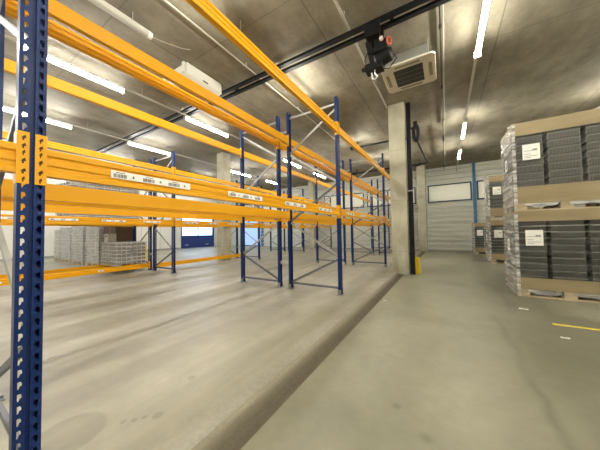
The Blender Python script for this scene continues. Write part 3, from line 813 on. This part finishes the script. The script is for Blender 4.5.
# left goods: pale wrapped stacks
def wrapped(x, y, z, nm, W=1.15, D=.8, nx=2, nl=13, th=.1, pal=True, mats=None, rows=2, filmm=None, group='pale wrapped crates', lidcard=False):
    z0 = z
    if pal:
        p = pallet(x, y, z, 'pale pallet under the %s' % nm); p.scale = (W / 1.2, D / .8, 1); z0 = z + .146
    w_ = (W - .03 * (nx - 1)) / nx; d_ = (D - .02 * (rows - 1)) / rows
    me = tray_data(w_, d_, th, mats or [M_GREYTR, M_GREYRIM], 5, 4)
    for c in range(nx):
        for r in range(rows):
            if nx > 2 and 0 < c < nx - 1 and r > 0: continue
            for l in range(nl):
                o = inst('plastic_crate', me, None, (x + c * (w_ + .03), y + r * (d_ + .02), z0 + l * th))
                cn = {(0, 0): 'front left column', (nx - 1, 0): 'front right column', (0, rows - 1): 'rear left column', (nx - 1, rows - 1): 'rear right column'}.get((c, r), 'middle column')
                tag(o, 'crate, layer %s, %s, %s' % (['one', 'two', 'three', 'four', 'five', 'six', 'seven', 'eight', 'nine', 'ten', 'eleven', 'twelve', 'thirteen', 'fourteen'][l], cn, nm), 'crate', group)
    zt = z0 + nl * th
    w = empty('stretch_wrap', (x, y, z), 'cloudy film wrapped round the %s' % nm, 'stretch wrap', 'cloudy film on the left hand stacks')
    wrinkled(-.015, W + .015, -.015, D + .015, .03, zt - z + .01, ['-y', '-x', '+x', '+y'], 'film', filmm or M_FILMG, w, .010, int(abs(x * 10)))
    MB().box(0, W, 0, D, zt - z + .002, zt - z + .006).build('top_sheet', M_CARD if lidcard else M_FILMG, w)
    return zt
wrapped(-11.08, 3.3, 0, 'first tall pale stack from the right', nl=13, nx=2)
wrapped(-12.33, 3.25, 0, 'second tall pale stack from the right', nl=13, nx=2, lidcard=True)
wrapped(-13.85, 3.3, 0, 'third tall pale stack from the right', nl=13, nx=2)
wrapped(-15.1, 3.4, 0, 'leftmost tall pale stack', nl=12, nx=2, lidcard=True)
# low stack in the rack bay on the floor level beams
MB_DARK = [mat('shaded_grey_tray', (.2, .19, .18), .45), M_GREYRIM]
zb = .09 + .125
t = empty('timber_bearer', (-8.8, 2.93, zb), 'pair of timber bearers lying across the floor level beams', 'timber', None)
MB().box(0, 1.1, .05, .15, 0, .03).build('bearer', M_WOOD, t); MB().box(0, 1.1, .65, .75, 0, .03).build('bearer', M_WOOD, t)
LOWTOP = wrapped(-8.75, 2.98, zb + .031, 'low wrapped stack in the farthest rack row', W=.98, D=.76, nx=2, nl=6, th=.105, pal=False, mats=MB_DARK, rows=2, group='crates of the low wrapped stack')
t = MB().box(-7.73, -7.72, 3.70, 3.73, zb + .1, zb + .55); tag(t.build('yellow_tape', M_YTAPE), 'yellow tape strip on the right corner of low wrapped stack', 'tape')
# goods on the lower beam level
zb = Z1 + .125
t = empty('timber_bearer', (-8.8, 2.0, zb), 'pair of timber bearers lying across the lower beam level', 'timber', None)
MB().box(0, 1.1, .1, .2, 0, .03).build('bearer', M_WOOD, t); MB().box(0, 1.1, 1.35, 1.45, 0, .03).build('bearer', M_WOOD, t)
wrapped(-8.75, 2.0, zb + .031, 'wrapped trays stored on the lower beam level', W=.98, D=1.55, nx=2, nl=10, th=.095, pal=False, mats=MB_DARK, rows=3, group='crates on the lower beam level')
# brown cartons beside the pale stacks, small box on the low stack
M_PT = mat('brown_packing_tape', (.2, .13, .07), .35)
p = pallet(-9.88, 3.42, 0, 'pale pallet under the dark brown cartons'); p.scale = (.87 / 1.2, .62 / .8, 1)
for l in range(4):
    o = MB().box(0, .86, 0, .6, 0, .37).box(.42, .45, -.001, .0, 0, .37, 1).build('carton', [M_CARDD, M_PT], None, (-9.88, 3.43, .146 + l * .375), bevel=.004)
    tag(o, 'dark brown carton beside the tall pale stacks, %s of its pile' % ['lowest', 'second lowest', 'third', 'topmost'][l], 'carton', 'dark brown cartons')
o = MB().box(0, .26, 0, .2, 0, .24).box(.05, .21, -.001, 0, .15, .19, 1).build('grey_box', [mat('grey_card', (.5, .48, .44), .7), M_INK], None, (-8.68, 3.02, LOWTOP + .008))
tag(o, 'small grey box standing on top of the low wrapped stack', 'box')

# floor marks and scraps
tag(MB().box(1.02, 2.3, 3.87, 3.915, ZR, ZR + .002).build('floor_tape', M_YTAPE), 'yellow tape line on floor before the near right stack', 'floor tape')
def scrap(x, y, w, d, rz, lab):
    mb = MB(); mb.add([(-w, -d, .001), (w * .2, -d * 1.1, .004), (w, -d * .7, .002), (w * .9, d, .006), (-w * .1, d * .8, .002), (-w * .9, d * .9, .004)], [(0, 1, 2, 3, 4, 5)])
    o = mb.build('paper_scrap', M_WHITE, None, (x, y, ZR)); o.rotation_euler = (0, 0, rz)
    m = o.modifiers.new('Solidify', 'SOLIDIFY'); m.thickness = .001; m.offset = 1
    tag(o, lab, 'paper scrap')
scrap(.88, 4.42, .05, .03, -.3, 'white paper scrap on floor at the foot of the near stack')
scrap(.99, 3.45, .035, .018, -.1, 'white paper scrap on floor nearer than the yellow tape')
scrap(-.86, 3.95, .022, .012, .2, 'tiny white scrap on floor beside the dark joint')

# ------------------------------------------------------------------ world and output
w = bpy.data.worlds.new('sky'); S.world = w; w.use_nodes = True
bg = w.node_tree.nodes['Background']; bg.inputs[0].default_value = (.62, .78, 1, 1); bg.inputs[1].default_value = 3.2
S.view_settings.view_transform = 'Standard'; S.view_settings.look = 'None'
S.view_settings.exposure = .6; S.view_settings.gamma = 1
